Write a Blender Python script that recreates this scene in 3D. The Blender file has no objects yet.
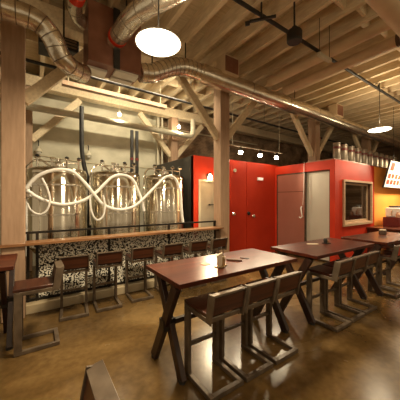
import bpy, math, random
from mathutils import Vector, Matrix
random.seed(7)
scene = bpy.context.scene
COL = scene.collection
R = math.radians
EYE = 1.75
F = 242.0
YAW = R(-34.3)
CR = Vector((math.cos(YAW), math.sin(YAW), 0))
CF = Vector((-math.sin(YAW), math.cos(YAW), 0))

def ray(px, py):
    return CR * ((px - 200) / F) + CF + Vector((0, 0, (200 - py) / F))
def at_y(px, py, y):            # point of the place seen at (px,py) that lies at depth Y=y
    d = ray(px, py); t = y / d.y
    return Vector((d.x * t, y, EYE + d.z * t))

# ------------------------------------------------------------------ mesh builder
class MB:
    def __init__(s): s.v = []; s.f = []; s.m = []; s.cm = 0
    def _add(s, vs, fs):
        b = len(s.v); s.v += [Vector(q) for q in vs]
        for f in fs: s.f.append([i + b for i in f]); s.m.append(s.cm)
        return s
    def box(s, x0, x1, y0, y1, z0, z1):
        return s._add([(x0,y0,z0),(x1,y0,z0),(x1,y1,z0),(x0,y1,z0),(x0,y0,z1),(x1,y0,z1),(x1,y1,z1),(x0,y1,z1)],
                      [(3,2,1,0),(4,5,6,7),(0,1,5,4),(1,2,6,5),(2,3,7,6),(3,0,4,7)])
    def bar(s, p0, p1, w, h, up=(0,0,1)):
        p0 = Vector(p0); p1 = Vector(p1); d = (p1 - p0).normalized(); u = Vector(up)
        if abs(d.dot(u)) > .98: u = Vector((0,1,0))
        a = d.cross(u).normalized() * (w/2); b = a.cross(d).normalized() * (h/2)
        vs = [p0-a-b, p0+a-b, p0+a+b, p0-a+b, p1-a-b, p1+a-b, p1+a+b, p1-a+b]
        return s._add(vs, [(3,2,1,0),(4,5,6,7),(0,1,5,4),(1,2,6,5),(2,3,7,6),(3,0,4,7)])
    def tube(s, pts, r, n=12, cap=True):
        pts = [Vector(p) for p in pts]; k = len(pts)
        rr = r if isinstance(r, (list, tuple)) else [r]*k
        rings = []; prev = None
        for i, p in enumerate(pts):
            t = (pts[min(i+1,k-1)] - pts[max(i-1,0)]).normalized()
            if prev is None:
                a = t.cross(Vector((0,0,1)))
                if a.length < .05: a = t.cross(Vector((0,1,0)))
            else: a = prev - t * prev.dot(t)
            a.normalize(); prev = a; b = t.cross(a)
            rings.append([p + a*math.cos(2*math.pi*j/n)*rr[i] + b*math.sin(2*math.pi*j/n)*rr[i] for j in range(n)])
        fs = []
        for i in range(k-1):
            for j in range(n):
                fs.append((i*n+j, i*n+(j+1)%n, (i+1)*n+(j+1)%n, (i+1)*n+j))
        if cap: fs.append(tuple(reversed(range(n)))); fs.append(tuple(range((k-1)*n, k*n)))
        return s._add([q for g in rings for q in g], fs)
    def lathe(s, prof, c=(0,0,0), n=32):
        c = Vector(c); vs = []; fs = []; k = len(prof)
        for (r, z) in prof:
            for j in range(n):
                a = 2*math.pi*j/n; vs.append(c + Vector((r*math.cos(a), r*math.sin(a), z)))
        for i in range(k-1):
            for j in range(n): fs.append((i*n+j, i*n+(j+1)%n, (i+1)*n+(j+1)%n, (i+1)*n+j))
        if prof[0][0] > 1e-4: fs.append(tuple(reversed(range(n))))
        if prof[-1][0] > 1e-4: fs.append(tuple(range((k-1)*n, k*n)))
        return s._add(vs, fs)
    def xf(s, M):
        s.v = [M @ q for q in s.v]; return s
    def build(s, name, mat, parent=None, world=False, bevel=0, smooth=True):
        me = bpy.data.meshes.new(name)
        off = parent.matrix_basis.translation if (parent and world) else Vector((0,0,0))
        p = parent
        while world and p and p.parent: p = p.parent; off = off + p.matrix_basis.translation
        me.from_pydata([tuple(q - off) for q in s.v], [], s.f); me.validate()
        for mm in (mat if isinstance(mat, list) else [mat]): me.materials.append(mm)
        if isinstance(mat, list): me.polygons.foreach_set('material_index', s.m)
        if smooth:
            me.polygons.foreach_set('use_smooth', [True]*len(me.polygons)); me.set_sharp_from_angle(angle=R(35))
        o = bpy.data.objects.new(name, me); COL.objects.link(o)
        if parent: o.parent = parent
        if bevel:
            b = o.modifiers.new('bevel', 'BEVEL'); b.width = bevel; b.segments = 2; b.limit_method = 'ANGLE'; b.angle_limit = R(40)
            b.harden_normals = False
        return o

def tag(o, label=None, cat=None, group=None, kind=None):
    if label: o['label'] = label
    if cat: o['category'] = cat
    if group: o['group'] = group
    if kind: o['kind'] = kind
    return o
def thing(name, label, cat, loc=(0,0,0), rz=0, group=None, kind=None):
    o = bpy.data.objects.new(name, None); COL.objects.link(o); o.empty_display_size = .1
    o.location = loc; o.rotation_euler = (0,0,rz)
    return tag(o, label, cat, group, kind)
def copy_tree(o, parent=None):
    c = o.copy(); COL.objects.link(c)
    if parent: c.parent = parent
    for ch in [q for q in bpy.data.objects if q.parent == o]: copy_tree(ch, c)
    return c
def struct(name, mb, mat, label=None, bevel=0):
    return tag(mb.build(name, mat, bevel=bevel), label, None, None, 'structure')
def smoothpath(pts, n=8):
    pts = [Vector(p) for p in pts]; out = []
    P = [2*pts[0]-pts[1]] + pts + [2*pts[-1]-pts[-2]]
    for i in range(1, len(P)-2):
        for j in range(n):
            t = j/n; a,b,c,d = P[i-1],P[i],P[i+1],P[i+2]
            out.append(.5*((2*b)+(c-a)*t+(2*a-5*b+4*c-d)*t*t+(3*b-a-3*c+d)*t**3))
    out.append(pts[-1]); return out

# ------------------------------------------------------------------ materials
def new_mat(name):
    m = bpy.data.materials.new(name); m.use_nodes = True
    nt = m.node_tree; return m, nt, nt.nodes, nt.links, nt.nodes['Principled BSDF']
def coords(N, L, scale=(1,1,1)):
    tc = N.new('ShaderNodeTexCoord'); mp = N.new('ShaderNodeMapping'); mp.inputs['Scale'].default_value = scale
    L.new(tc.outputs['Object'], mp.inputs['Vector']); return mp.outputs['Vector']
def ramp(N, stops):
    r = N.new('ShaderNodeValToRGB'); e = r.color_ramp.elements
    while len(e) < len(stops): e.new(.5)
    for k, (p, c) in zip(e, stops): k.position = p; k.color = (*c, 1)
    return r
def noisy(name, c1, c2, rough=.5, metal=0, scale=6, stretch=(1,1,1), bump=0, coat=0, lo=.35, hi=.65, rough2=None, detail=5):
    m, nt, N, L, P = new_mat(name)
    v = coords(N, L, stretch)
    n = N.new('ShaderNodeTexNoise'); n.inputs['Scale'].default_value = scale; n.inputs['Detail'].default_value = detail
    L.new(v, n.inputs['Vector'])
    r = ramp(N, [(lo, c1), (hi, c2)]); L.new(n.outputs['Fac'], r.inputs['Fac']); L.new(r.outputs['Color'], P.inputs['Base Color'])
    P.inputs['Roughness'].default_value = rough; P.inputs['Metallic'].default_value = metal; P.inputs['Coat Weight'].default_value = coat
    P.inputs['Coat Roughness'].default_value = .15
    if rough2 is not None:
        mr = N.new('ShaderNodeMapRange'); mr.inputs['To Min'].default_value = rough; mr.inputs['To Max'].default_value = rough2
        mr.inputs['From Min'].default_value = .3; mr.inputs['From Max'].default_value = .7
        L.new(n.outputs['Fac'], mr.inputs['Value']); L.new(mr.outputs['Result'], P.inputs['Roughness'])
    if bump:
        b = N.new('ShaderNodeBump'); b.inputs['Strength'].default_value = bump; b.inputs['Distance'].default_value = .01
        L.new(n.outputs['Fac'], b.inputs['Height']); L.new(b.outputs['Normal'], P.inputs['Normal'])
    return m
def emit(name, col, s, base=(.8,.8,.8)):
    m, nt, N, L, P = new_mat(name)
    P.inputs['Base Color'].default_value = (*base, 1); P.inputs['Emission Color'].default_value = (*col, 1); P.inputs['Emission Strength'].default_value = s
    return m

def floor_mat():
    m, nt, N, L, P = new_mat('polished_brown_concrete')
    v = coords(N, L)
    a = N.new('ShaderNodeTexNoise'); a.inputs['Scale'].default_value = .9; a.inputs['Detail'].default_value = 8; a.inputs['Distortion'].default_value = .8; L.new(v, a.inputs['Vector'])
    r = ramp(N, [(.3,(.068,.039,.013)),(.5,(.122,.072,.025)),(.72,(.22,.14,.054))]); L.new(a.outputs['Fac'], r.inputs['Fac'])
    d = N.new('ShaderNodeTexNoise'); d.inputs['Scale'].default_value = 14; d.inputs['Detail'].default_value = 6; L.new(v, d.inputs['Vector'])
    r2 = ramp(N, [(.3,(.78,.76,.72)),(.7,(1.1,1.1,1.1))]); L.new(d.outputs['Fac'], r2.inputs['Fac'])
    mx = N.new('ShaderNodeMixRGB'); mx.blend_type = 'MULTIPLY'; mx.inputs['Fac'].default_value = 1
    L.new(r.outputs['Color'], mx.inputs['Color1']); L.new(r2.outputs['Color'], mx.inputs['Color2'])
    # sawn slab joints and hairline cracks
    vo = N.new('ShaderNodeTexVoronoi'); vo.feature = 'DISTANCE_TO_EDGE'; vo.voronoi_dimensions = '2D'; vo.inputs['Scale'].default_value = .55; L.new(v, vo.inputs['Vector'])
    cr = ramp(N, [(.0,(.5,.45,.4)),(.016,(1,1,1))]); L.new(vo.outputs['Distance'], cr.inputs['Fac'])
    m2 = N.new('ShaderNodeMixRGB'); m2.blend_type = 'MULTIPLY'; m2.inputs['Fac'].default_value = .22
    L.new(mx.outputs['Color'], m2.inputs['Color1']); L.new(cr.outputs['Color'], m2.inputs['Color2'])
    L.new(m2.outputs['Color'], P.inputs['Base Color'])
    mr = N.new('ShaderNodeMapRange'); mr.inputs['From Min'].default_value = .3; mr.inputs['From Max'].default_value = .7
    mr.inputs['To Min'].default_value = .19; mr.inputs['To Max'].default_value = .30
    L.new(a.outputs['Fac'], mr.inputs['Value']); L.new(mr.outputs['Result'], P.inputs['Roughness'])
    P.inputs['Specular IOR Level'].default_value = .36
    return m
def brick_mat():
    m, nt, N, L, P = new_mat('old_dark_brick')
    tc = N.new('ShaderNodeTexCoord'); sx = N.new('ShaderNodeSeparateXYZ'); L.new(tc.outputs['Object'], sx.inputs[0])
    cx = N.new('ShaderNodeCombineXYZ'); L.new(sx.outputs['X'], cx.inputs['X']); L.new(sx.outputs['Z'], cx.inputs['Y'])
    b = N.new('ShaderNodeTexBrick'); b.inputs['Scale'].default_value = 4.2
    b.inputs['Color1'].default_value = (.30,.20,.13,1); b.inputs['Color2'].default_value = (.19,.13,.085,1); b.inputs['Mortar'].default_value = (.44,.35,.25,1)
    L.new(cx.outputs[0], b.inputs['Vector'])
    n = N.new('ShaderNodeTexNoise'); n.inputs['Scale'].default_value = 2.2; n.inputs['Detail'].default_value = 8; L.new(cx.outputs[0], n.inputs['Vector'])
    r = ramp(N, [(.35,(.55,.5,.45)),(.7,(1.7,1.6,1.4))]); L.new(n.outputs['Fac'], r.inputs['Fac'])
    mx = N.new('ShaderNodeMixRGB'); mx.blend_type = 'MULTIPLY'; mx.inputs['Fac'].default_value = 1
    L.new(b.outputs['Color'], mx.inputs['Color1']); L.new(r.outputs['Color'], mx.inputs['Color2']); L.new(mx.outputs['Color'], P.inputs['Base Color'])
    P.inputs['Roughness'].default_value = .85
    return m
def pattern_mat():
    m, nt, N, L, P = new_mat('black_and_cream_fretwork')
    tc = N.new('ShaderNodeTexCoord'); sx = N.new('ShaderNodeSeparateXYZ'); L.new(tc.outputs['Object'], sx.inputs[0])
    cx = N.new('ShaderNodeCombineXYZ'); L.new(sx.outputs['X'], cx.inputs['X']); L.new(sx.outputs['Z'], cx.inputs['Y'])
    v = N.new('ShaderNodeTexVoronoi'); v.voronoi_dimensions = '2D'; v.feature = 'DISTANCE_TO_EDGE'; v.inputs['Scale'].default_value = 58; v.inputs['Randomness'].default_value = .9
    L.new(cx.outputs[0], v.inputs['Vector'])
    v.feature = 'F1'; sc = N.new('ShaderNodeSeparateColor'); L.new(v.outputs['Color'], sc.inputs[0])
    r = ramp(N, [(.50,(0,0,0)),(.52,(1,1,1))]); L.new(sc.outputs[0], r.inputs['Fac'])
    c = N.new('ShaderNodeMixRGB'); c.inputs['Color1'].default_value = (.82,.79,.68,1); c.inputs['Color2'].default_value = (.012,.013,.013,1)
    L.new(r.outputs['Color'], c.inputs['Fac']); L.new(c.outputs['Color'], P.inputs['Base Color'])
    P.inputs['Roughness'].default_value = .45
    tr = N.new('ShaderNodeBsdfTransparent'); mix = N.new('ShaderNodeMixShader')
    k = N.new('ShaderNodeMath'); k.operation = 'MULTIPLY'; k.inputs[1].default_value = .30; L.new(r.outputs['Color'], k.inputs[0])
    L.new(k.outputs[0], mix.inputs['Fac']); L.new(P.outputs[0], mix.inputs[1]); L.new(tr.outputs[0], mix.inputs[2])
    L.new(mix.outputs[0], N['Material Output'].inputs['Surface'])
    return m
def wood_mat(name, c1, c2, c3, rough, scale=3, axis=0, plank=0):
    m, nt, N, L, P = new_mat(name)
    st = [9,9,9]; st[axis] = .8
    v = coords(N, L, tuple(st))
    n = N.new('ShaderNodeTexNoise'); n.inputs['Scale'].default_value = scale; n.inputs['Detail'].default_value = 8; n.inputs['Distortion'].default_value = .6
    L.new(v, n.inputs['Vector'])
    r = ramp(N, [(.3,c1),(.52,c2),(.75,c3)]); L.new(n.outputs['Fac'], r.inputs['Fac'])
    out = r.outputs['Color']
    if plank:
        tc = N.new('ShaderNodeTexCoord'); sx = N.new('ShaderNodeSeparateXYZ'); L.new(tc.outputs['Object'], sx.inputs[0])
        ml = N.new('ShaderNodeMath'); ml.operation = 'MULTIPLY'; ml.inputs[1].default_value = 1/plank; L.new(sx.outputs['Y' if axis == 0 else 'X'], ml.inputs[0])
        fl = N.new('ShaderNodeMath'); fl.operation = 'FLOOR'; L.new(ml.outputs[0], fl.inputs[0])
        wn = N.new('ShaderNodeTexWhiteNoise'); wn.noise_dimensions = '1D'; L.new(fl.outputs[0], wn.inputs['W'])
        fr = N.new('ShaderNodeMath'); fr.operation = 'FRACT'; L.new(ml.outputs[0], fr.inputs[0])
        g = ramp(N, [(0,(.3,.3,.3)),(.03,(1,1,1))]); L.new(fr.outputs[0], g.inputs['Fac'])
        tone = ramp(N, [(0,(.75,.72,.7)),(1,(1.25,1.2,1.2))]); L.new(wn.outputs['Value'], tone.inputs['Fac'])
        for q in (tone, g):
            mx = N.new('ShaderNodeMixRGB'); mx.blend_type = 'MULTIPLY'; mx.inputs['Fac'].default_value = 1
            L.new(out, mx.inputs['Color1']); L.new(q.outputs['Color'], mx.inputs['Color2']); out = mx.outputs['Color']
    L.new(out, P.inputs['Base Color']); P.inputs['Roughness'].default_value = rough
    return m
def steel_mat(name, col, r0, r1, stretch=(40,40,1)):
    return noisy(name, tuple(c*.8 for c in col), col, r0, 1, 3, stretch, rough2=r1)
def glass_mat(name, tint, rough, trans):
    m, nt, N, L, P = new_mat(name)
    n = N.new('ShaderNodeTexNoise'); n.inputs['Scale'].default_value = 3; L.new(coords(N, L), n.inputs['Vector'])
    r = ramp(N, [(.3, tuple(c*.93 for c in tint)), (.7, tint)]); L.new(n.outputs['Fac'], r.inputs['Fac']); L.new(r.outputs['Color'], P.inputs['Base Color'])
    P.inputs['Roughness'].default_value = rough; P.inputs['Transmission Weight'].default_value = trans; P.inputs['IOR'].default_value = 1.45
    return m
def ribbed_duct(name, col, per):
    m, nt, N, L, P = new_mat(name)
    n = N.new('ShaderNodeTexNoise'); n.inputs['Scale'].default_value = 5; n.inputs['Detail'].default_value = 4; L.new(coords(N, L), n.inputs['Vector'])
    r = ramp(N, [(.3, tuple(c*.72 for c in col)), (.7, col)]); L.new(n.outputs['Fac'], r.inputs['Fac']); L.new(r.outputs['Color'], P.inputs['Base Color'])
    P.inputs['Metallic'].default_value = .92; P.inputs['Roughness'].default_value = .24
    b = N.new('ShaderNodeBump'); b.inputs['Strength'].default_value = .35; b.inputs['Distance'].default_value = .03; L.new(n.outputs['Fac'], b.inputs['Height']); L.new(b.outputs['Normal'], P.inputs['Normal'])
    return m

M = {}
M['floor'] = floor_mat(); M['brick'] = brick_mat(); M['pattern'] = pattern_mat()
M['deck'] = noisy('painted_deck_boards', (.52,.41,.26), (.64,.51,.33), .8, 0, 4, (1,8,1))
M['joist'] = noisy('painted_timber', (.62,.50,.33), (.76,.63,.43), .7, 0, 5, (6,1,6))
M['post'] = noisy('painted_post_timber', (.36,.23,.145), (.44,.29,.19), .65, 0, 4, (6,6,.8), bump=.1)
M['concrete'] = noisy('pale_concrete_wall', (.46,.43,.32), (.64,.60,.47), .85, 0, 1.6, (1,1,1.6), bump=.1, detail=9)
M['red'] = noisy('red_wall_paint', (.50,.032,.010), (.56,.040,.013), .5, 0, 2)
M['red'].node_tree.nodes['Principled BSDF'].inputs['Specular IOR Level'].default_value = .25
M['black_wall'] = noisy('black_wall_paint', (.020,.017,.014), (.033,.028,.023), .55, 0, 3)
M['orange'] = noisy('orange_lamplit_wall', (.90,.33,.06), (.95,.39,.08), .5, 0, 1.2)  # lamplight on the red wall, put into its colour as orange
M['top'] = wood_mat('oiled_table_planks', (.050,.010,.005), (.085,.018,.008), (.125,.034,.014), .30, 1.4, 0, .2)
M['top'].node_tree.nodes['Principled BSDF'].inputs['Specular IOR Level'].default_value = .28
M['legwood'] = wood_mat('dark_leg_timber', (.014,.006,.004), (.026,.010,.006), (.05,.02,.012), .4, 3, 2)
M['seatwood'] = wood_mat('brown_stool_timber', (.026,.0075,.004), (.055,.015,.007), (.085,.027,.013), .33, 3, 0)
M['counter'] = wood_mat('varnished_counter_plank', (.16,.07,.03), (.27,.13,.055), (.36,.19,.09), .28, 2, 0)
M['redseat'] = noisy('red_back_panel', (.42,.03,.02), (.5,.05,.03), .4, 0, 4)
M['stoolsteel'] = noisy('raw_brown_steel', (.085,.060,.040), (.155,.115,.078), .36, .3, 8, rough2=.5)
M['darksteel'] = noisy('black_steel', (.014,.012,.010), (.03,.025,.02), .4, .5, 6)
M['inox'] = noisy('brushed_stainless', (.56,.51,.42), (.80,.75,.64), .10, 1, 1.5, (5,5,.12), bump=.6, rough2=.18)
_n = M['inox'].node_tree.nodes; _tg = _n.new('ShaderNodeTangent'); _tg.direction_type = 'RADIAL'; _tg.axis = 'Z'
M['inox'].node_tree.links.new(_tg.outputs[0], _n['Principled BSDF'].inputs['Tangent']); _n['Principled BSDF'].inputs['Anisotropic'].default_value = .85; _n['Principled BSDF'].inputs['Anisotropic Rotation'].default_value = .25
M['inox2'] = steel_mat('polished_stainless', (.88,.84,.76), .1, .2, (5,5,5))
M['duct'] = ribbed_duct('galvanised_duct', (.92,.86,.74), 1)
M['ductring'] = noisy('dark_duct_seam', (.16,.12,.08), (.24,.18,.12), .4, .7, 6)
M['plenum'] = noisy('rusty_brown_sheet_metal', (.19,.08,.05), (.27,.125,.08), .4, .4, 3)
M['white'] = noisy('white_plastic', (.88,.87,.82), (.93,.92,.88), .35, 0, 8)
M['cream'] = noisy('cream_painted_metal', (.52,.47,.35), (.60,.55,.42), .5, 0, 5)
M['insul'] = noisy('pipe_insulation_jacket', (.58,.44,.28), (.66,.51,.33), .6, 0, 4)
M['black'] = noisy('matte_black', (.012,.011,.010), (.022,.02,.018), .5, 0, 8)
M['door'] = noisy('grey_white_door_paint', (.36,.33,.26), (.41,.38,.30), .5, 0, 3)
M['frame'] = noisy('pale_window_timber', (.50,.33,.20), (.60,.42,.27), .45, 0, 4, (1,1,6))
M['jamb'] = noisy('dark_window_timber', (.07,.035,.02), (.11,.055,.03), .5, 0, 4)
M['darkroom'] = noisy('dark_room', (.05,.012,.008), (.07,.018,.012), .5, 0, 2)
M['curb'] = noisy('painted_kerb', (.40,.32,.20), (.52,.43,.28), .5, 0, 3)
M['frost'] = glass_mat('frosted_glass', (.82,.78,.68), .55, .35)
M['redglass'] = glass_mat('pink_tinted_frosted_glass', (.55,.22,.16), .5, .35)
M['glass'] = glass_mat('clear_glass', (.95,.95,.93), .03, 1)
M['lamp'] = emit('lamp_diffuser', (1,.86,.62), 9)
M['bulb'] = emit('warm_bulb', (1,.82,.55), 60)
M['sconce'] = emit('sconce_glow', (1,.70,.35), 22)
M['menu'] = emit('lit_menu_board', (1,.88,.72), .55, (.85,.82,.75))
M['menured'] = emit('menu_picture_red', (.85,.12,.05), .35, (.6,.08,.04))
M['vent'] = noisy('white_vent_grille', (.78,.76,.66), (.86,.84,.75), .4, 0, 6)
M['silver'] = noisy('keg_silver', (.20,.165,.12), (.30,.25,.19), .42, .5, 6)
M['kegband'] = noisy('keg_red_band', (.13,.012,.009), (.17,.018,.012), .45, 0, 6)
M['caddy'] = noisy('antique_brass', (.34,.23,.10), (.48,.34,.16), .35, .6, 9)
M['paper'] = noisy('paper_card', (.62,.52,.38), (.72,.62,.46), .6, 0, 9)
M['coaster'] = noisy('tan_coaster', (.62,.33,.21), (.70,.40,.26), .6, 0, 9)
M['conduit'] = noisy('painted_conduit', (.55,.48,.33), (.65,.57,.40), .5, .2, 6)

# ------------------------------------------------------------------ the room
BACK = 7.8
struct('floor', MB().box(-6, 17, -5, BACK+.2, -.12, 0), M['floor'], 'polished brown concrete floor')
ceil = struct('ceiling', MB().box(-6, 17, -3, BACK+.2, 5.13, 5.2), M['deck'], 'tan painted plank deck above the joists')
jm = MB().box(-.042, .042, -3, BACK, -.28, -.002)
j0 = jm.build('joist', M['joist'], ceil); j0.location = (-4, 0, 5.13)
k = 0
x = -4 + .46
while x < 16.8:
    j = j0.copy(); COL.objects.link(j); j.parent = ceil; j.location = (x, 0, 5.13); x += .46
# solid blocking between the joists
for yb in (1.9, 5.9):
    bb = MB(); x = -4 + .035
    k = 0
    while x < 16.5:
        o = .06 if k % 2 else -.06
        bb.box(x, x + .39, yb + o - .022, yb + o + .022, 4.9, 5.1); x += .46; k += 1
    bb.build('blocking', M['joist'], ceil)
struct('wall_back', MB().box(-6, 3.62, BACK, BACK+.15, 0, 5.13), M['concrete'], 'pale bare concrete wall behind the tanks')
struct('wall_brick', MB().box(3.62, 17, BACK, BACK+.15, 0, 5.13), M['brick'], 'dark old brick wall above the red rooms')
struct('wall_right', MB().box(16.85, 17, -3, BACK, 0, 5.13), M['brick'], 'dark brick wall at the far right end')

# timber beams over the post rows
for (y0, nm, lb) in ((4.49, 'timber_beam', 'long painted timber beam over the front row of posts'), (7.26, 'timber_beam', 'long painted timber beam over the back row of posts')):
    struct(nm, MB().box(-5, 16.8, y0, y0 + .28, 4.56, 4.845), M['joist'], lb, .01)

def post(xx, y0, label, zt=4.55, braces=(-1, 1), w=.27):
    t = thing('timber_post', label, 'post', (xx + w/2, y0 + w/2, 0), group='timber posts with knee braces')
    MB().box(-w/2, w/2, -w/2, w/2, 0.002, zt).build('shaft', M['post'], t, bevel=.012)
    for s in braces:
        MB().bar((s*w/2*.8, 0, 3.25), (s*1.2, 0, zt - .06), .11, .16, (0,0,1)).build('knee_brace', M['joist'], t, bevel=.008)
    return t
post(-.40, 4.40, 'thick tan timber post at left edge, between high table and counter', w=.28)
post(3.66, 4.49, 'tan and white timber post standing before the red wall and white door', w=.28)
post(7.72, 4.49, 'timber post with knee braces rising behind the red cooler wall', w=.28)
post(11.78, 4.49, 'far right timber post rising behind the row of kegs', w=.28)
post(-.30, 7.26, 'slim timber post against the concrete wall left of the tanks', w=.25)
post(3.80, 7.26, 'back timber post with V braces behind the black wall', w=.25)

# ------------------------------------------------------------------ red rooms
WX, WY, WZ = 3.45, 5.35, 2.93
struct('wall_black', MB().box(WX, WX+.13, WY+.02, BACK-.002, 0, WZ), M['black_wall'], 'black side wall of the red room beside the tanks')
w = MB()
w.box(WX, 3.62, WY, WY+.13, 0, WZ); w.box(3.62, 4.56, WY, WY+.13, 2.27, WZ); w.box(4.56, 6.88, WY, WY+.13, 0, WZ)
struct('wall_red', w, M['red'], 'red painted wall with the white door and red double doors')
CX, CY, CZ = 6.73, 3.36, 2.86
w = MB(); w.box(CX, CX+.13, CY, 3.50, 0, CZ); w.box(CX, CX+.13, 3.50, WY-.002, 2.60, CZ); w.box(CX, CX+.13, 5.28, WY-.002, 0, 2.6)
struct('wall_cooler', w, M['red'], 'red wall around the frosted sliding panels')
w = MB(); w.box(CX+.13, 7.20, CY, CY+.18, 0, CZ); w.box(7.20, 8.96, CY, CY+.18, 2.27, CZ); w.box(7.20, 8.96, CY, CY+.18, 0, 1.07); w.box(8.96, 9.26, CY, CY+.18, 0, CZ)
struct('wall_front', w, M['red'], 'red wall around the dark framed window')
struct('wall_orange_glow', MB().box(9.26, 16.8, CY, CY+.18, 0, CZ), M['orange'], 'red wall behind the bar, coloured orange as under lamplight')
struct('cooler_roof', MB().box(CX, 16.8, CY+.02, 4.2, CZ+.001, CZ+.03), M['plenum'], 'narrow roof ledge over the red wall that carries the kegs')
# white door
d = tag(MB().box(3.63, 4.55, WY+.03, WY+.08, .01, 2.255).build('door_1', M['door'], bevel=.004), 'grey white door beside the timber post', None, None, 'structure')
f = MB(); f.box(3.60, 3.655, WY-.025, WY+.028, 0, 2.30); f.box(4.53, 4.585, WY-.025, WY+.028, 0, 2.30); f.box(3.655, 4.53, WY-.025, WY+.028, 2.25, 2.30)
f.build('door_frame', M['cream'], d)
h = MB(); h.bar((3.98, WY-.01, 1.62), (4.13, WY-.01, 1.62), .02, .02); h.box(3.96, 3.985, WY-.02, WY+.03, 1.6, 1.64); h.build('coat_hook', M['darksteel'], d)
# red double doors
for i, (a, b, lb) in enumerate(((4.70, 5.35, 'bright red left door leaf right of the timber post'), (5.37, 6.10, 'deeper red right door leaf beside the pink glass'))):
    o = tag(MB().box(a, b, WY-.03, WY-.001, .02, 2.9).build('door_%d' % (i+2), M['red'], bevel=.004), lb, None, None, 'structure')
    for q in ((a+.12, 1.34),) if i == 0 else ((a+.06, 1.34), (a+.28, 1.25)):
        MB().lathe([(0,0),(.05,0),(.06,.02),(.045,.05),(.02,.06),(0,.06)], (0,0,0), 20).xf(Matrix.Translation((q[0], WY-.03, q[1])) @ Matrix.Rotation(R(90), 4, 'X')).build('door_knob', M['inox2'] if q[0] != 5.43 else M['darksteel'], o)
t = tag(MB().lathe([(0,0),(.055,0),(.05,.03),(0,.032)], (0,0,0), 20).xf(Matrix.Translation((4.87, WY-.031, 2.62)) @ Matrix.Rotation(R(90), 4, 'X')).build('door_chime', M['cream']), 'small round pale chime high on the red wall right of the post', 'chime')
t = thing('exit_sign', 'small white oblong sign with glow high on the red wall', 'sign', (5.95, WY-.035, 2.42))
MB().box(-.13, .13, -.03, .0, -.05, .05).build('housing', M['white'], t, bevel=.008)
MB().box(-.10, .10, -.034, -.029, -.03, .03).build('sign_face', emit('sign_face', (1,.6,.5), .8), t)

# sliding frosted panels
def panel(y0, y1, x0, name, mat, label):
    t = thing(name, label, 'sliding panel', (x0, (y0+y1)/2, 0))
    h = (y1-y0)/2
    MB().box(-.012, .012, -h+.01, h-.01, .04, 2.56).build('glass_sheet', mat, t)
    fr = MB(); fr.box(-.02,.02,-h,-h+.03,.02,2.59); fr.box(-.02,.02,h-.03,h,.02,2.59); fr.box(-.02,.02,-h,h,.02,.05); fr.box(-.02,.02,-h,h,2.56,2.59)
    fr.build('panel_frame', M['stoolsteel'], t)
    return t
panel(3.515, 4.26, 6.80, 'frosted_panel', M['frost'], 'milky frosted sliding panel right of the seam')
t = panel(4.24, 5.27, 6.755, 'tinted_panel', M['redglass'], 'pinkish translucent sliding panel left of the seam')
MB().box(-.024, .024, -.50, .50, 2.0, 2.02).build('rail', M['plenum'], t)
hd = MB(); hd.tube([(-.03,-.44,1.25),(-.07,-.44,1.28),(-.07,-.40,1.5),(-.03,-.40,1.55)], .018, 10); hd.tube([(-.05,-.44,1.25),(-.06,-.38,1.20),(-.05,-.33,1.23)], .018, 8)
hd.build('pull_handle', M['white'], t)
o = tag(MB().tube(smoothpath([(6.71, 4.26, 2.9),(6.70,4.26,2.4),(6.69,4.27,1.9),(6.70,4.30,1.6)]), .008, 8).build('pull_cord', M['white']), 'thin white cord hanging down the seam of the sliding panels', 'cord')
# chime box and things on the red wall: window
win = tag(MB().box(7.23, 8.93, CY+.10, CY+.112, 1.09, 2.25).build('window_1', M['glass']), 'dark window in pale timber frame in the red wall', None, None, 'structure')
f = MB(); y = CY - .05
f.box(7.14, 7.20, y, CY+.001, 1.0, 2.33); f.box(8.96, 9.02, y, CY+.001, 1.0, 2.33); f.box(7.20, 8.96, y, CY+.001, 1.0, 1.07); f.box(7.20, 8.96, y, CY+.001, 2.27, 2.33)
f.build('window_frame', M['frame'], win, bevel=.004)
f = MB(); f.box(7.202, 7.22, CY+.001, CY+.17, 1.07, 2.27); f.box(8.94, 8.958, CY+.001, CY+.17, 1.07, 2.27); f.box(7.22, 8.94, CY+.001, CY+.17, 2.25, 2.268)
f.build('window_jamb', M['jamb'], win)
f = MB(); f.box(7.22, 8.94, CY+.001, CY+.17, 1.072, 1.09); f.build('window_sill', M['frame'], win)
f = MB(); f.box(7.225, 7.26, CY+.06, CY+.098, 1.09, 2.25); f.box(8.90, 8.935, CY+.06, CY+.098, 1.09, 2.25); f.box(7.26, 8.90, CY+.06, CY+.098, 1.09, 1.15); f.box(7.26, 8.90, CY+.06, CY+.098, 2.20, 2.25)
f.build('sash', M['frame'], win)
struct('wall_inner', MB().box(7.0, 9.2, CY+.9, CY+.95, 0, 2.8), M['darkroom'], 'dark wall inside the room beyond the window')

# ------------------------------------------------------------------ window counter between the posts
t = thing('drink_counter', 'long narrow varnished wood counter between the two front posts', 'counter', (1.76, 4.52, 0))
MB().box(-1.878, 1.89, -.17, .11, 1.075, 1.118).box(-3.6, -1.878, -.17, -.123, 1.075, 1.118).build('counter_board', M['counter'], t, bevel=.005)
for bx in (-1.75, -.6, .6, 1.75): MB().box(bx-.02, bx+.02, -.14, .13, 1.04, 1.075).build('bracket', M['darksteel'], t)
t = thing('tank_railing', 'black steel railing with patterned screens in front of the tanks', 'railing', (1.76, 4.68, 0))
MB().box(-1.88, 1.89, -.02, .02, 1.215, 1.25).build('top_rail', M['darksteel'], t)
MB().box(-1.88, 1.89, -.025, .025, .15, .185).build('bottom_rail', M['darksteel'], t)
for bx in (-1.85, -1.73, -.62, .62, 1.86):
    MB().box(bx-.02, bx+.02, -.02, .02, .14, 1.215).build('upright', M['darksteel'], t)
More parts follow.
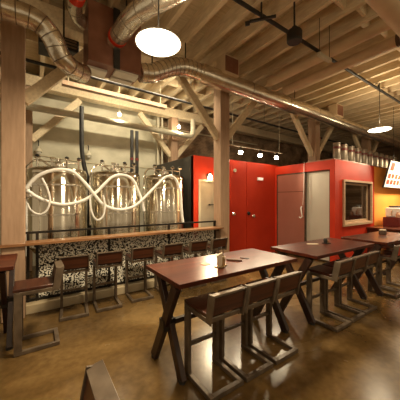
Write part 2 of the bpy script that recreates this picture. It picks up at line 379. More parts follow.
for a, b in ((-1.71,-.64), (-.60,.60), (.64,1.84)):
    MB().box(a, b, -.006, .006, .186, 1.05).build('patterned_screen', M['pattern'], t)
struct('kerb', MB().box(-.118, 3.655, 4.52, 4.78, 0, .14), M['curb'], 'low painted concrete kerb under the railing', .01)

# ------------------------------------------------------------------ fermenter tanks
def tank(xx, yy, label, r=.54):
    t = thing('fermenter_tank', label, 'tank', (xx, yy, 0), group='stainless fermenter tanks')
    MB().lathe([(.03,.30),(.08,.32),(r,.85),(r,2.24),(r*.985,2.255),(r,2.27),(r,2.31),(r*.95,2.36),(r*.75,2.40),(r*.35,2.43),(.12,2.435)], n=48).build('shell', M['inox'], t)
    b = MB()
    for z in (.86, 1.45, 2.02): b.lathe([(r+.001,z),(r+.012,z+.006),(r+.012,z+.034),(r+.001,z+.04)], n=48)
    b.build('seam_band', M['inox2'], t)
    for a in (45, 135, 225, 315):
        ax, ay = math.cos(R(a))*r*.82, math.sin(R(a))*r*.82
        MB().tube([(ax,ay,.0),(ax,ay,.98)], .035, 12).build('leg', M['inox2'], t)
    m = MB().lathe([(0,0),(.12,0),(.14,.02),(.14,.05),(.11,.07),(0,.08)], n=28).xf(Matrix.Translation((-.12,-r+.10,.78)) @ Matrix.Rotation(R(90),4,'X'))
    m.build('manway', M['inox2'], t)
    f = MB()
    f.lathe([(.12,2.425),(.14,2.435),(.14,2.50),(.05,2.52),(.05,2.60),(.0,2.60)], n=20)
    for q in (-.36, -.12, .14, .36):
        f.tube([(q,-.18,2.34),(q,-.18,2.58)], .018, 8); f.tube([(q-.04,-.18,2.58),(q+.05,-.18,2.58)], .025, 8)
    f.tube([(-.36,-.18,2.51),(.36,-.18,2.51)], .014, 8)
    f.tube(smoothpath([(-.14,.05,2.44),(-.3,.1,2.56),(-.46,.1,2.50),(-.58,-.05,2.2),(-.585,-.1,1.2)]), .02, 10)
    f.build('top_fittings', M['inox2'], t)
    for q in (-.36, .14, .36): MB().lathe([(0,0),(.035,0),(.04,.02),(.0,.045)], (q,-.18,2.60), 12).build('valve_knob', M['black'], t)
    return t
tank(.40, 5.80, 'left stainless fermenter tank nearest the tan post')
tank(1.58, 5.80, 'middle stainless fermenter tank of the three')
tank(2.82, 5.80, 'right stainless fermenter tank beside the black wall')

# white hoses looped in front of the tanks
def hose(pts, y, r, label, y2=None):
    n = len(pts)
    P = [at_y(px, py, y + ((y2 - y)*i/(n-1) if y2 else 0)) for i, (px, py) in enumerate(pts)]
    return tag(MB().tube(smoothpath(P, 10), r, 12).build('beer_hose', M['white']), label, 'hose', 'white hoses before the tanks')
hose([(26,188.5),(33,180),(42.5,173.6),(58,169.5),(73,172),(85,183),(94,194),(101,202.5),(108,207),(117.5,209.5),(128,208.5),(137.5,204),(150,192),(158,184),(165,177.5),(171,176.5),(176,180),(180,192),(181.5,210),(183,223)], 5.06, .030, 'long white hose that arches over the left tank and ends by black wall', 5.10)
hose([(26,190),(31,193),(36,196.5),(49,202),(65,204.5),(83,200.6),(96.5,192),(105,183.5),(112.5,177),(122.5,175),(132.5,179.5),(139,193),(142,202),(144,211)], 5.16, .030, 'white hose that dips across the left tank and arches over the middle tank', 5.18)
hose([(27,203),(30,209),(35,213),(41,214),(47,210),(50,200),(47,188),(42,178)], 5.00, .017, 'thin white hose looped low at the left side of the left tank')
hose([(90,197),(91,209),(94,217),(98,220),(103,216),(105,206),(103,195)], 4.99, .017, 'thin white hose loop hanging between left and middle tanks')
t = thing('valve_manifold', 'small white valve manifold where the hoses start beside the tan post', 'valve', at_y(26.5, 189, 5.32))
MB().box(-.05,.05,-.06,.04,-.16,.10).build('valve_body', M['inox2'], t, bevel=.01)
v = MB(); v.tube([(0,0,-.12),(.09,-.02,-.12)], .02, 8); v.tube([(0,0,.06),(.07,-.02,.06)], .025, 8); v.tube([(-.0,0,-.16),(0,0,-1.2)],.015,8); v.build('spigot', M['white'], t)
# black supply tubes coming down between tanks
o = tag(MB().tube(smoothpath([(.92,6.36,3.98),(.92,6.36,3.3),(.93,6.36,2.9),(.98,6.36,2.55),(1.07,6.36,2.2),(1.10,6.36,1.9),(1.08,6.36,1.0),(1.08,6.36,.005)]), .05, 14).build('drop_hose', M['black']), 'thick black hose curving down between the left and middle tanks', 'hose')
for i, (xx, lb) in enumerate(((2.15, 'left one of two straight black drop pipes between middle and right tanks'), (2.29, 'right one of two straight black drop pipes between middle and right tanks'))):
    t = thing('drop_pipe', lb, 'pipe', (xx, 6.4, 0), group='black drop pipes')
    MB().tube([(0,0,.02),(0,0,3.62)], .045, 14).build('pipe', M['black'], t)
    MB().tube([(0,0,2.82),(0,0,2.88)], .052, 14).build('red_ring', M['kegband'], t)

# ------------------------------------------------------------------ bar stools
def make_stool(panelmat=None):
    t = thing('bar_stool', None, 'bar stool'); t.scale = (.95, 1, 1)
    st = M['stoolsteel']
    b = MB()
    for s in (-1, 1): b.box(s*.205 - (.042 if s > 0 else 0), s*.205 + (.042 if s < 0 else 0), -.22, .225, .004, .046)
    b.box(-.163, .163, -.22, -.175, .004, .046)
    b.build('sled_base', st, t, bevel=.003)
    for s in (-1, 1): MB().box(s*.185-.020, s*.185+.020, .150, .225, .046, .70).build('leg', st, t, bevel=.003)
    MB().box(-.165, .165, .175, .205, .29, .325).build('footrest', st, t, bevel=.003)
    f = MB()
    for s in (-1, 1): f.box(s*.185-.020, s*.185+.020, -.19, .150, .668, .71)
    f.box(-.205, .205, .150, .225, .700, .712); f.box(-.165, .165, -.19, -.16, .675, .71)
    f.build('seat_frame', st, t, bevel=.003)
    MB().box(-.20, .20, -.165, .235, .713, .748).build('seat', M['seatwood'], t, bevel=.006)
    f = MB()
    for s in (-1, 1): f.bar((s*.199, -.178, .672), (s*.198, -.226, .93), .016, .08, (0,1,.2))
    f.bar((-.205, -.226, .925), (.206, -.226, .925), .082, .018, (0,.19,1))
    f.build('back_frame', st, t, bevel=.002)
    MB().bar((-.19, -.207, .834), (.19, -.207, .834), .056, .165, (0,-.19,1)).build('backrest', panelmat or M['seatwood'], t, bevel=.004)
    return t
proto = make_stool(); used = [False]
def stool(x, y, rz, label, group):
    t = proto if not used[0] else copy_tree(proto)
    used[0] = True
    t.location = (x, y, 0); t.rotation_euler = (0, 0, rz); t['label'] = label; t['group'] = group
    return t
G1 = 'stools along the counter'
for x, y, rz, lb in ((.505, 4.19, -6, 'steel and wood bar stool at the counter, first and nearest the left post'),
        (.995, 4.20, -3, 'second bar stool from the left post at the counter'),
        (1.56, 4.24, -3, 'third bar stool from the left post at the counter'),
        (2.14, 4.24, -2, 'fourth bar stool along the counter, behind the near table corner'),
        (2.72, 4.24, -2, 'fifth bar stool along the counter, seen over the near table'),
        (3.25, 4.24, -2, 'last bar stool at the counter, beside the middle post')):
    stool(x, y, R(rz), lb, G1)
G2 = 'stools at the near table'
for x, lb in ((1.435, 'leftmost bar stool along the near side of the nearest table'), (1.865, 'middle bar stool along the near side of the nearest table'), (2.30, 'rightmost bar stool along the near side of the nearest table')):
    stool(x, 1.875, 0, lb, G2)
G3 = 'stools at the middle table'
for x, lb in ((3.485, 'leftmost bar stool along the near side of the middle table'), (3.92, 'middle bar stool along the near side of the middle table'), (4.35, 'rightmost bar stool along the near side of the middle table')):
    stool(x, 1.83, R(-1), lb, G3)
stool(.03, 3.57, R(90), 'bar stool at the end of the left table, seat seen from the side', 'stools at left tables')
stool(.02, 1.10, R(90), 'bar stool in the bottom foreground, only its back top in view', 'stools at left tables')
t = make_stool(M['redseat']); t.location = (5.475, 1.80, 0); t['label'] = 'bar stool with red back panel at the far table'; t['group'] = 'stools at the far table'
t = copy_tree(proto); t.location = (5.91, 1.79, 0); t['label'] = 'bar stool at the right edge of the picture by the far table'; t['group'] = 'stools at the far table'

# ------------------------------------------------------------------ high tables
def make_table():
    t = thing('high_table', None, 'table', group='high tables with crossed legs')
    MB().box(-.87, .87, -.395, .395, .955, 1.0).build('tabletop', M['top'], t, bevel=.004)
    f = MB()
    for s in (-1, 1): f.box(s*.79-.05, s*.79+.05, -.33, .33, .935, .954)
    f.box(-.74, .74, -.03, .03, .90, .953)
    f.build('top_frame', M['darksteel'], t)
    for s in (-1, 1):
        for k, q in ((-1, .031), (1, -.031)):
            a = Vector((s*.79 + q, k*.255, .012)); b = Vector((s*.79 + q, -k*.255, .935))
            lg = MB().bar(a, b, .055, .10, (0,1,0)).build('leg', M['legwood'], t, bevel=.004)
            MB().lathe([(0,0),(.035,0),(.035,.03),(.02,.04)], (a.x, a.y, 0), 14).build('foot_glide', M['black'], lg)
        MB().box(s*.79-.068, s*.79+.068, -.05, .05, .42, .53).build('cross_plate', M['darksteel'], t)
    MB().box(-.72, .72, -.025, .025, .45, .50).build('stretcher', M['legwood'], t, bevel=.004)
    return t
T0 = make_table()
def table(x, y, rz, lb):
    t = T0 if not T0.get('label') else copy_tree(T0)
    t['label'] = lb; t.location = (x, y, 0); t.rotation_euler = (0,0,R(rz)); return t
table(1.925, 2.265, 0, 'nearest brown plank high table with coaster and menu caddy on top')
table(3.99, 2.165, -1, 'middle brown plank high table in front of the frosted panels')
table(5.98, 2.02, -2, 'far brown plank high table in front of the bar')
table(-1.07, 3.865, 0, 'high table cut off by the left edge, before the tan post')

# things on the tables
t = thing('menu_caddy', 'small brass caddy holding folded menus on the nearest table', 'caddy', (1.735, 2.13, 1.0), R(20))
MB().box(-.07,.07,-.045,.045,0,.012).build('tray', M['caddy'], t, bevel=.003)
MB().bar((-.05,-.02,.012),(-.075,-.035,.16),.09,.012,(0,1,0)).build('menu', M['paper'], t)
MB().lathe([(.0,.0),(.04,.0),(.045,.05),(.042,.10),(.037,.10),(.037,.01),(0,.01)], (.02,.0,.012), 20).build('cup', M['caddy'], t)
MB().bar((.04,.03,.012),(.07,.03,.13),.07,.008,(0,1,0)).build('menu', M['paper'], t)
MB().tube(smoothpath([(-.06,0,.01),(-.05,0,.19),(0,0,.215),(.05,0,.19),(.06,0,.01)]), .004, 8).build('loop_handle', M['darksteel'], t)
tag(MB().lathe([(0,0),(.055,0),(.055,.006),(0,.006)], (1.65, 2.30, 1.0), 28).build('coaster', M['coaster']), 'round tan coaster left of the caddy on the nearest table', 'coaster')
tag(MB().bar((1.97,2.30,1.012),(2.09,2.15,1.012),.03,.018).build('cutlery_roll', M['jamb'], bevel=.004), 'thin dark roll lying right of the caddy', 'cutlery roll')
tag(MB().bar((2.19,2.29,1.005),(2.25,2.19,1.005),.02,.008).build('pen', M['black']), 'small dark pen at the right of the nearest table', 'pen')
t = thing('menu_caddy', 'small dark caddy on the middle table with cards beside it', 'caddy', (4.15, 2.22, 1.0), R(-10))
MB().box(-.06,.06,-.04,.04,0,.012).build('tray', M['black'], t)
MB().lathe([(0,.012),(.03,.012),(.034,.07),(.02,.09),(0,.09)], (-.02,0,0), 16).build('jar', M['black'], t)
MB().lathe([(0,.012),(.022,.012),(.022,.05),(0,.06)], (.035,.01,0), 16).build('jar', M['caddy'], t)
tag(MB().box(-.09,.09,-.03,.03,0,.006).xf(Matrix.Translation((3.90,2.32,1.0)) @ Matrix.Rotation(R(-35),4,'Z')).build('card', M['paper']), 'pale card lying left of the caddy on the middle table', 'card')
t = thing('napkin_box', 'dark box of napkins on the far table', 'box', (6.28, 2.12, 1.0), R(10))
MB().box(-.08,.08,-.06,.06,0,.09).build('box_body', M['jamb'], t, bevel=.006)
MB().box(-.07,.07,-.05,.05,.09,.105).build('napkin', M['paper'], t)

# ------------------------------------------------------------------ bar at right
t = thing('bar_counter', 'dark bar with thin wood top against the lamplit orange wall', 'bar', (9.6, 2.6, 0))
MB().box(-.95, 3.5, -3.0, .755, .85, .895).build('bar_top', M['top'], t, bevel=.004)
MB().box(-.88, -.80, -3.0, .755, 0, .849).build('bar_front', M['seatwood'], t)
MB().box(-.80, 3.4, .65, .755, 0, .849).build('bar_end', M['seatwood'], t)
t = thing('coffee_machine', 'red and white counter machine on the bar before the lamplit orange wall', 'machine', (9.55, 2.95, .895))
MB().box(-.16,.9,-.22,.22,0,.30).build('base', M['kegband'], t, bevel=.01)
MB().box(-.02,.9,-.20,.20,.301,.60).build('body', M['white'], t, bevel=.03)
MB().box(.10,.85,-.215,-.20,.36,.50).build('front_panel', M['red'], t)
MB().box(.2,.8,-.18,.18,.601,.66).build('hopper_lid', M['black'], t, bevel=.02)
MB().tube(smoothpath([(-.02,-.0,.50),(-.07,-.0,.50),(-.10,-.0,.42),(-.10,-.0,.36)]), .02, 10).build('spout', M['inox2'], t)
tag(MB().lathe([(0,.0),(.05,0),(.055,.10),(.03,.13),(.03,.17),(0,.17)], (9.455,2.79,1.196), 16).build('syrup_bottle', M['coaster']), 'small orange bottle on the red base at the left of the machine', 'bottle')

# hanging menu board
t = thing('menu_board', 'tilted lit white menu board with red pictures hanging over the bar', 'menu board', (9.49, 3.2, 2.17))
tl = Matrix.Rotation(R(13), 4, 'X')
MB().box(0, 2.4, -.02, .02, 0, .90).xf(tl).build('board_frame', M['black'], t, bevel=.004)
MB().box(.02, 2.38, -.026, -.021, .02, .88).xf(tl).build('board_face', M['menu'], t)
def patch(x0, x1, z0, z1, mat=M['menured']):
    MB().box(x0, x1, -.031, -.0265, z0, z1).xf(tl).build('menu_picture', mat, t)
patch(.14,.42,.58,.83)
for i in range(5):
    for j in range(2): patch(.10+.30*i, .32+.30*i, .12+.20*j, .27+.20*j)
for i in range(3): patch(.55+.5*i, .95+.5*i, .62, .70, M['coaster'])
for q in (.3, 2.0): MB().tube([(q,-.20,.89),(q,-.20,2.65)], .006, 6).build('hanger_wire', M['darksteel'], t)

# kegs on the roof ledge
keg = thing('keg', None, 'keg')
kb = MB(); kb.lathe([(.10,0),(.118,.005),(.118,.03),(.112,.04),(.115,.06),(.118,.20),(.115,.34),(.112,.36),(.118,.37),(.122,.385)], n=24)
kb.build('lower_body', M['silver'], keg)
MB().lathe([(.122,.386),(.122,.45)], n=24).build('red_band', M['kegband'], keg)
MB().lathe([(.122,.451),(.118,.50),(.112,.54),(.118,.55),(.118,.575),(.105,.58),(.10,.56),(.0,.555)], n=24).build('collar', M['silver'], keg)
MB().lathe([(.03,.556),(.03,.60),(.0,.60)], n=12).build('coupler', M['darksteel'], keg)
words = ['first', 'second', 'third', 'fourth', 'fifth', 'sixth', 'seventh', 'eighth', 'ninth', 'tenth', 'eleventh']
kx = 7.20
for i, wd in enumerate(words):
    k = keg if i == 0 else copy_tree(keg)
    k.location = (kx, 3.55, CZ + .031); k.scale = (.86,.86,.88); kx += .44
    k['label'] = 'silver keg with red band on the roof ledge, %s from the left' % wd; k['group'] = 'kegs on the red wall'

# ------------------------------------------------------------------ ducts and pipes overhead
def ring_at(mb, p, t, r, w):
    t = Vector(t).normalized(); mb.tube([Vector(p) - t*w/2, Vector(p) + t*w/2], r, 24)
def duct(name, pts, r, label, ringgap=.55, smooth=True, mat='duct', wd=.02):
    t = thing(name, label, 'duct', pts[0])
    P = smoothpath(pts, 8) if smooth else [Vector(p) for p in pts]
    MB().tube(P, r, 24).build('sleeve', M[mat], t, world=True)
    acc = 0; z1 = 4.85
    for a, b in zip(P[:-1], P[1:]):
        L = (b-a).length
        s = 0
        while acc + (L - s) >= ringgap:
            s += ringgap - acc; acc = 0; g = MB(); ring_at(g, a + (b-a)*(s/L), b-a, r*1.025, wd*.55); g.build('joint_ring', M['ductring'], t, world=True)
        acc += L - s
    for q in (len(P)//4, 3*len(P)//4):
        c = P[q]; MB().box(c.x-.012, c.x+.012, c.y-.002, c.y+.002, c.z+r*.95, 4.849).build('hanger_strap', M['darksteel'], t, world=True)
    return t
main = duct('supply_duct', [(1.52,4.1,3.98),(1.75,4.1,4.04),(2.1,4.1,4.25),(2.45,4.1,4.36),(2.8,4.1,4.36)], .16, 'flexible silver duct rising from the plenum to the long straight duct', .10, True, 'duct', .012)
main = duct('supply_duct', [(2.8,4.1,4.36),(6,4.1,4.36),(10,4.1,4.36),(16.5,4.1,4.36)], .19, 'long straight silver duct along the beam', 1.4, False)
for xx in (3.45, 8.05):
    b = MB(); b.box(xx-.21, xx+.21, 3.86, 4.12, 4.42, 4.80); b.build('register_box', M['insul'], main, world=True)
    b = MB(); b.box(xx-.18, xx+.18, 3.852, 3.859, 4.45, 4.77); b.build('register_grille', M['plenum'], main, world=True)
dl = duct('branch_duct', [(-3,3.85,4.12),(-1.2,3.85,4.12),(-.3,3.85,4.13),(-.05,3.85,4.13),(.10,3.87,4.08),(.21,3.9,3.96),(.28,3.95,3.83),(.37,4.0,3.74),(.5,4.1,3.72),(.66,4.2,3.74)], .135, 'silver jointed duct bending down at upper left in front of the post', .14)
d2 = duct('branch_duct', [(1.06,3.99,4.30),(1.08,3.75,4.30),(1.12,3.45,4.32),(1.2,3.15,4.33),(1.35,2.85,4.34),(1.55,2.5,4.36),(1.8,2.1,4.38),(2.1,1.5,4.4)], .135, 'silver duct running from plenum toward the viewer above the bright lamp', .28)
d3 = duct('branch_duct', [(.665,4.2,4.55),(.52,4.1,4.55),(.47,3.8,4.55),(.5,3.4,4.55),(.55,2.6,4.55),(.6,1.8,4.55)], .10, 'narrow silver duct running up beside the plenum at top left', .3)
t = thing('air_plenum', 'brown sheet metal air plenum box with white vents below', 'plenum', (1.09, 4.20, 3.9))
MB().box(-.42,.42,-.20,.26,0,.93).build('box_body', M['plenum'], t, bevel=.01)
MB().box(-.05,.05,-.23,-.201,-.03,.93).build('strap', M['black'], t)
for a, b, c, e in ((-.40,-.10,-.02,.24), (.0,.38,-.16,.04), (.0,.36,.10,.24)):
    MB().box(a, b, c, e, -.04, -.001).build('vent', M['vent'], t)
red_ring = MB(); ring_at(red_ring, (.475,3.7,4.55), (.05,-.5,0), .108, .12); red_ring.build('red_glow_band', M['red'], d3, world=True)  # red rings painted in for the red glow reflected on the ducts
red_ring = MB(); ring_at(red_ring, (1.07,3.86,4.30), (.02,-.27,0), .142, .06); red_ring.build('red_glow_band', M['red'], d2, world=True)

t = thing('fan_coil', 'dark fan coil unit high up between the left post and the plenum', 'fan coil', (.35, 5.0, 4.36))
MB().box(-.30,.30,-.22,.22,0,.36).build('housing', M['black'], t, bevel=.01)
g = MB()
for i in range(5): g.box(-.26,.26,-.235,-.221,.05+.055*i,.075+.055*i)
g.build('grille', M['ductring'], t)
for q in (-.25,.25): MB().tube([(q,0,.36),(q,0,.49)], .008, 6).build('hanger_rod', M['darksteel'], t)
def pipe(name, pts, r, mat, label, cat='pipe', group=None, smooth=False):
    return tag(MB().tube(smoothpath(pts, 6) if smooth else pts, r, 14).build(name, M[mat]), label, cat, group)
t = thing('sprinkler_pipe', 'long black sprinkler pipe crossing under the joists', 'pipe', (2.0, 2.66, 4.72))
MB().tube([(-2,2.66,4.72),(16.7,2.66,4.72)], .032, 12).build('pipe', M['black'], t, world=True)
for xx in (1.2, 5.05, 7.6, 10): MB().tube([(xx,2.66,4.72),(xx,2.66,4.84)], .02, 8).build('hanger', M['black'], t, world=True)
t = thing('water_pipe', 'black water pipe running behind the front beam', 'pipe', (2, 5.25, 4.22))
MB().tube([(-2,5.25,4.22),(16.7,5.25,4.22)], .03, 12).build('pipe', M['black'], t, world=True)
for xx in (.55, 3.3, 6.07, 8.8): MB().tube([(xx,5.25,4.22),(xx,5.25,4.85)], .006, 6).build('hanger', M['black'], t, world=True)
t = thing('insulated_pipe', 'left one of two fat tan insulated pipes under the joists', 'pipe', (4.66, 2.2, 4.58), group='insulated pipes')
MB().tube([(4.66,-1.5,4.58),(4.66,3.88,4.58)], .10, 18).build('jacket', M['insul'], t, world=True)
t = thing('insulated_pipe', 'right one of two fat tan insulated pipes under the joists', 'pipe', (5.26, 2.2, 4.55), group='insulated pipes')
MB().tube([(5.26,1.55,4.55),(5.26,3.88,4.55)], .10, 18).build('jacket', M['insul'], t, world=True)
MB().tube([(5.26,1.5,4.55),(5.26,1.56,4.55)], .112, 18).build('end_flange', M['jamb'], t, world=True)
t = thing('overhead_duct', 'big tan round duct in the upper right corner', 'duct', (3.6, 1.17, 4.25))
MB().tube([(-1,1.17,4.25),(14,1.17,4.25)], .155, 24).build('sleeve', M['insul'], t, world=True)
t = thing('process_pipe', 'pale fat pipe along the concrete wall above the tanks', 'pipe', (0, 7.0, 3.96))
MB().tube(smoothpath([(-.36,6.35,3.94),(-.36,6.7,3.95),(-.30,6.95,3.96),(-.05,7.0,3.96),(1.5,7.0,3.95),(3.4,7.0,3.93),(4.25,7.0,3.92),(4.42,7.0,3.97),(4.48,7.0,4.1),(4.48,7.0,4.5)]), .085, 16).build('pipe', M['cream'], t, world=True)
MB().tube([(-.36,6.1,3.94),(-.36,6.42,3.94)], .15, 20).build('end_cap', M['insul'], t, world=True)
t = thing('cable_tray', 'pale straight cable tray hung above the tanks', 'tray', (1.5, 6.0, 4.27))
m = MB(); m.box(.48,2.95,5.93,6.07,4.24,4.26); m.box(.48,2.95,5.93,5.945,4.26,4.33); m.box(.48,2.95,6.055,6.07,4.26,4.33); m.build('tray', M['post'], t, world=True)
for xx in (.6, 1.7, 2.8): MB().tube([(xx,6.0,4.26),(xx,6.0,4.85)], .008, 6).build('hanger_rod', M['conduit'], t, world=True)
pipe('conduit', smoothpath([(-.1,7.782,2.96),(1.6,7.782,2.84),(3.4,7.782,2.84)]), .010, 'conduit', 'thin pale conduit along the concrete wall behind the tanks', 'conduit')
pipe('wall_conduit', [(2.9,7.765,4.3),(8.5,7.765,4.3)], .03, 'conduit', 'pale conduit high on the back wall', 'conduit')
t = thing('pipe_rack', 'pale cluster of upright pipes on back wall above the black wall', 'pipes', (3.5, 7.6, 0))
for q in (0, .16, .42): MB().tube([(3.45+q,7.6,2.95),(3.45+q,7.6,5.0)], .035, 10).build('pipe', M['cream'], t, world=True)

# hanging fixtures
t = thing('hanging_speaker', 'black round speaker hung on a rod from the joists', 'speaker', (3.36, 2.30, 4.22))
MB().lathe([(0,0),(.10,0),(.115,.02),(.115,.15),(.10,.18),(.04,.19),(.04,.24),(0,.24)], n=24).build('body', M['black'], t)
MB().tube([(0,0,.24),(0,0,.90)], .014, 8).build('rod', M['black'], t)
t = thing('track_spotlight', 'short black fixture bar hung below the joists near the speaker', 'fixture', (2.95, 2.58, 4.58), R(-47))
MB().bar((-.2,0,0),(.2,0,.02),.035,.035).build('arm', M['black'], t)
MB().tube([(-.2,0,-.02),(-.27,0,-.03)], .035, 10).build('head', M['black'], t)
MB().tube([(-.02,0,.0),(-.02,0,.28)], .014, 8).build('rod', M['black'], t)
t = thing('hanging_light_bar', 'short tan light bar hung on wires near the insulated pipes', 'light', (4.15, 2.25, 4.22), 0)
MB().box(-.19,.19,-.03,.03,-.03,.03).build('bar', M['cream'], t, bevel=.005)
for q in (-.16,.16): MB().tube([(q,0,.03),(q,0,.62)], .005, 6).build('wire', M['darksteel'], t)

# pendants
def pendant(x, y, z, label, power, r=.255, up=26):
    t = thing('pendant_lamp', label, 'lamp', (x, y, z), group='dome pendant lamps')
    MB().lathe([(r,.0),(r+.010,.0),(r+.006,.015),(r*.85,.045),(r*.4,.075),(.06,.09),(.045,.15),(0,.15)], n=40).build('shade', M['cream'], t)
    MB().lathe([(0,-.035),(r*.5,-.03),(r*.85,-.016),(r*.995,.0),(r*.97,.01),(0,.01)], n=40).build('diffuser', M['lamp'], t)
    MB().tube([(0,0,.15),(0,0,5.10-z)], .008, 8).build('cord', M['black'], t)
    l = bpy.data.lights.new('pendant_light', 'AREA'); l.shape = 'DISK'; l.size = r*2; l.energy = power; l.color = (1,.80,.52)
    o = bpy.data.objects.new('pendant_light', l); COL.objects.link(o); o.parent = t; o.location = (0,0,-.045)
    l = bpy.data.lights.new('added_uplight', 'AREA'); l.shape = 'DISK'; l.size = r*1.2; l.energy = up; l.color = (1,.78,.48)  # upward fill light added above the shade to brighten the ceiling
    o = bpy.data.objects.new('added_uplight', l); COL.objects.link(o); o.parent = t; o.location = (0,0,.17); o.rotation_euler = (math.pi,0,0)
    return t
pendant(1.18, 2.58, 3.555, 'bright dome pendant lamp over the nearest table', 150, up=7)
pendant(7.50, 2.60, 3.60, 'dome pendant lamp at right, over the bar side', 32)
pendant(10.6, 2.35, 3.3, 'dome pendant lamp over the bar', 200)
pendant(-1.8, 0.4, 3.6, 'added dome pendant lamp, unseen behind the viewer at left', 35)  # three unseen pendants added behind the camera for ambient light
pendant(2.2, -1.2, 3.6, 'added dome pendant lamp, unseen behind the viewer', 25)
pendant(5.6, -1.0, 3.6, 'added dome pendant lamp, unseen behind the viewer at right', 35)

def plight(name, loc, e, r=.05, col=(1,.78,.48), parent=None):
    l = bpy.data.lights.new(name, 'POINT'); l.energy = e; l.shadow_soft_size = r; l.color = col
    o = bpy.data.objects.new(name, l); COL.objects.link(o); o.location = loc
    if parent: o.parent = parent
    return o
# sconce over the white door
t = thing('wall_sconce', 'glowing sconce over the white door, half hidden by the post', 'lamp', (3.90, WY, 2.40))
MB().box(-.05,.05,-.03,-.001,-.06,.06).build('back_plate', M['darksteel'], t)
MB().tube([(0,-.03,.03),(0,-.12,.05)], .014, 8).build('arm', M['darksteel'], t)
MB().lathe([(0,-.16),(.05,-.14),(.062,-.09),(.05,-.02),(.025,.02),(0,.02)], (0,-.12,.03), 20).build('globe', M['sconce'], t)
MB().lathe([(.03,.05),(.03,.09),(0,.10)], (0,-.12,.0), 14).build('cap', M['darksteel'], t)
l = bpy.data.lights.new('sconce_light', 'SPOT'); l.energy = 240; l.spot_size = R(150); l.spot_blend = .6; l.shadow_soft_size = .06; l.color = (1,.80,.50)
o = bpy.data.objects.new('sconce_light', l); COL.objects.link(o); o.parent = t; o.location = (0,-.24,-.06); o.rotation_euler = Vector((-.45,-.80,-.55)).to_track_quat('-Z','Y').to_euler()

# track lights over the red wall
t = thing('track_light', 'track with three bright spot lamps over the red doors', 'track light', (5.5, 5.0, 3.25))
MB().box(-1.15,1.15,-.015,.015,0,.025).build('track', M['cream'], t)
for q in (-1.0, 1.0): MB().tube([(q,0,.025),(q,0,1.30)], .008, 6).build('hanger', M['cream'], t)
for q in (-.70, .10, .86):
    s = MB(); s.tube([(q,0,0),(q,0,-.05)], .012, 8); s.lathe([(.02,.03),(.04,.0),(.05,-.06),(.045,-.06),(.03,-.01)], (q,0,-.06), 16)
    hd = s.build('lamp_head', M['black'], t)
    MB().lathe([(0,-.06),(.05,-.045),(.065,0),(.05,.035),(0,.04)], (q,0,-.15), 16).build('bulb', M['bulb'], hd)
    l = bpy.data.lights.new('track_spot', 'SPOT'); l.energy = 140; l.spot_size = R(105); l.spot_blend = .5; l.shadow_soft_size = .05; l.color = (1,.82,.54)
    o = bpy.data.objects.new('track_spot', l); COL.objects.link(o); o.parent = t; o.location = (q,-.08,-.22); o.rotation_euler = Vector((-.35,-.8,-.62)).to_track_quat('-Z','Y').to_euler()

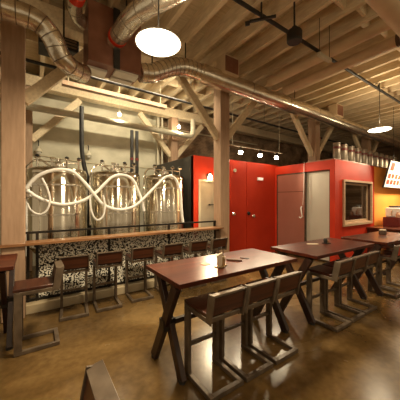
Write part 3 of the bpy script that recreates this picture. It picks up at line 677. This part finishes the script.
# bare bulbs and jar lamps by the concrete wall
for px, py, yy, lb in ((119.5,114.5,6.9,'small bare bulb glowing above the middle tank'), (179,127,6.9,'small bare bulb glowing above the right tank')):
    p = at_y(px, py, yy)
    t = thing('bare_bulb', lb, 'lamp', p, group='bare bulbs over the tanks')
    MB().lathe([(0,-.05),(.035,-.035),(.045,0),(.03,.035),(.018,.05),(0,.05)], n=16).build('bulb', M['bulb'], t)
    MB().tube([(0,0,.05),(0,0,.12)], .022, 10).build('socket', M['cream'], t)
    MB().tube([(0,0,.12),(0,0,4.845-p.z)], .006, 6).build('cord', M['cream'], t)
    plight('bulb_light', (0,0,-.12), 14, .05, (1,.85,.58), t)
for px, py, lb in ((38.5,150,'small jar lamp on the concrete wall left of the left tank'), (88.5,154,'small jar lamp on the concrete wall between left and middle tanks')):
    p = at_y(px, py, 7.7)
    t = thing('jar_lamp', lb, 'lamp', p, group='jar lamps on the concrete wall')
    MB().lathe([(.02,.10),(.035,.06),(.09,-.03),(.095,-.05),(.085,-.05),(.03,.05)], n=20).build('shade', M['cream'], t)
    MB().lathe([(0,-.11),(.05,-.09),(.055,-.04),(.03,.0),(0,.0)], n=16).build('jar', M['white'], t)
    MB().tube(smoothpath([(0,0,.09),(0,.0,.22),(0,.05,.26),(0,.098,.26)]), .012, 8).build('arm', M['darksteel'], t)

# ------------------------------------------------------------------ light on the tanks: unseen strip lights added to brighten them, behind the beam
for xx, lb in ((1.0,'added strip light hidden behind the front beam, left of the middle post'), (2.4,'added strip light hidden behind the front beam, nearer the middle post')):
    t = thing('added_strip_light', lb, 'lamp', (xx+.4, 4.97, 4.74), group='added strip lights behind the beam')
    MB().box(-.5,.5,-.05,.05,0,.05).build('housing', M['cream'], t)  # housing of the added strip light
    MB().box(-.48,.48,-.03,.03,-.02,-.001).build('tube', M['lamp'], t)
    for q in (-.4,.4): MB().tube([(q,0,.05),(q,0,.105)], .006, 6).build('hanger', M['darksteel'], t)
    l = bpy.data.lights.new('added_strip_glow', 'AREA'); l.shape = 'RECTANGLE'; l.size = .95; l.size_y = .08; l.energy = 55; l.spread = R(165); l.color = (1,.86,.60)
    o = bpy.data.objects.new('added_strip_glow', l); COL.objects.link(o); o.parent = t; o.location = (0,.02,-.04); o.rotation_euler = (R(38),0,0)

# ------------------------------------------------------------------ world, camera, view
wd = bpy.data.worlds.new('warm_room_glow'); scene.world = wd; wd.use_nodes = True
bg = wd.node_tree.nodes['Background']; bg.inputs['Color'].default_value = (1,.74,.44,1); bg.inputs['Strength'].default_value = .42
cam = bpy.data.cameras.new('camera'); co = bpy.data.objects.new('camera', cam); COL.objects.link(co)
co.location = (0,0,EYE); co.rotation_euler = (R(90), 0, YAW)
cam.sensor_width = 36; cam.lens = F/400*36; cam.clip_start = .02
scene.camera = co
vs = scene.view_settings
vs.view_transform = 'Standard'; vs.look = 'None'; vs.gamma = 1; vs.use_curve_mapping = False; vs.exposure = 0
scene.cycles.use_denoising = True
scene.cycles.max_bounces = 8
scene.cycles.sample_clamp_indirect = 6
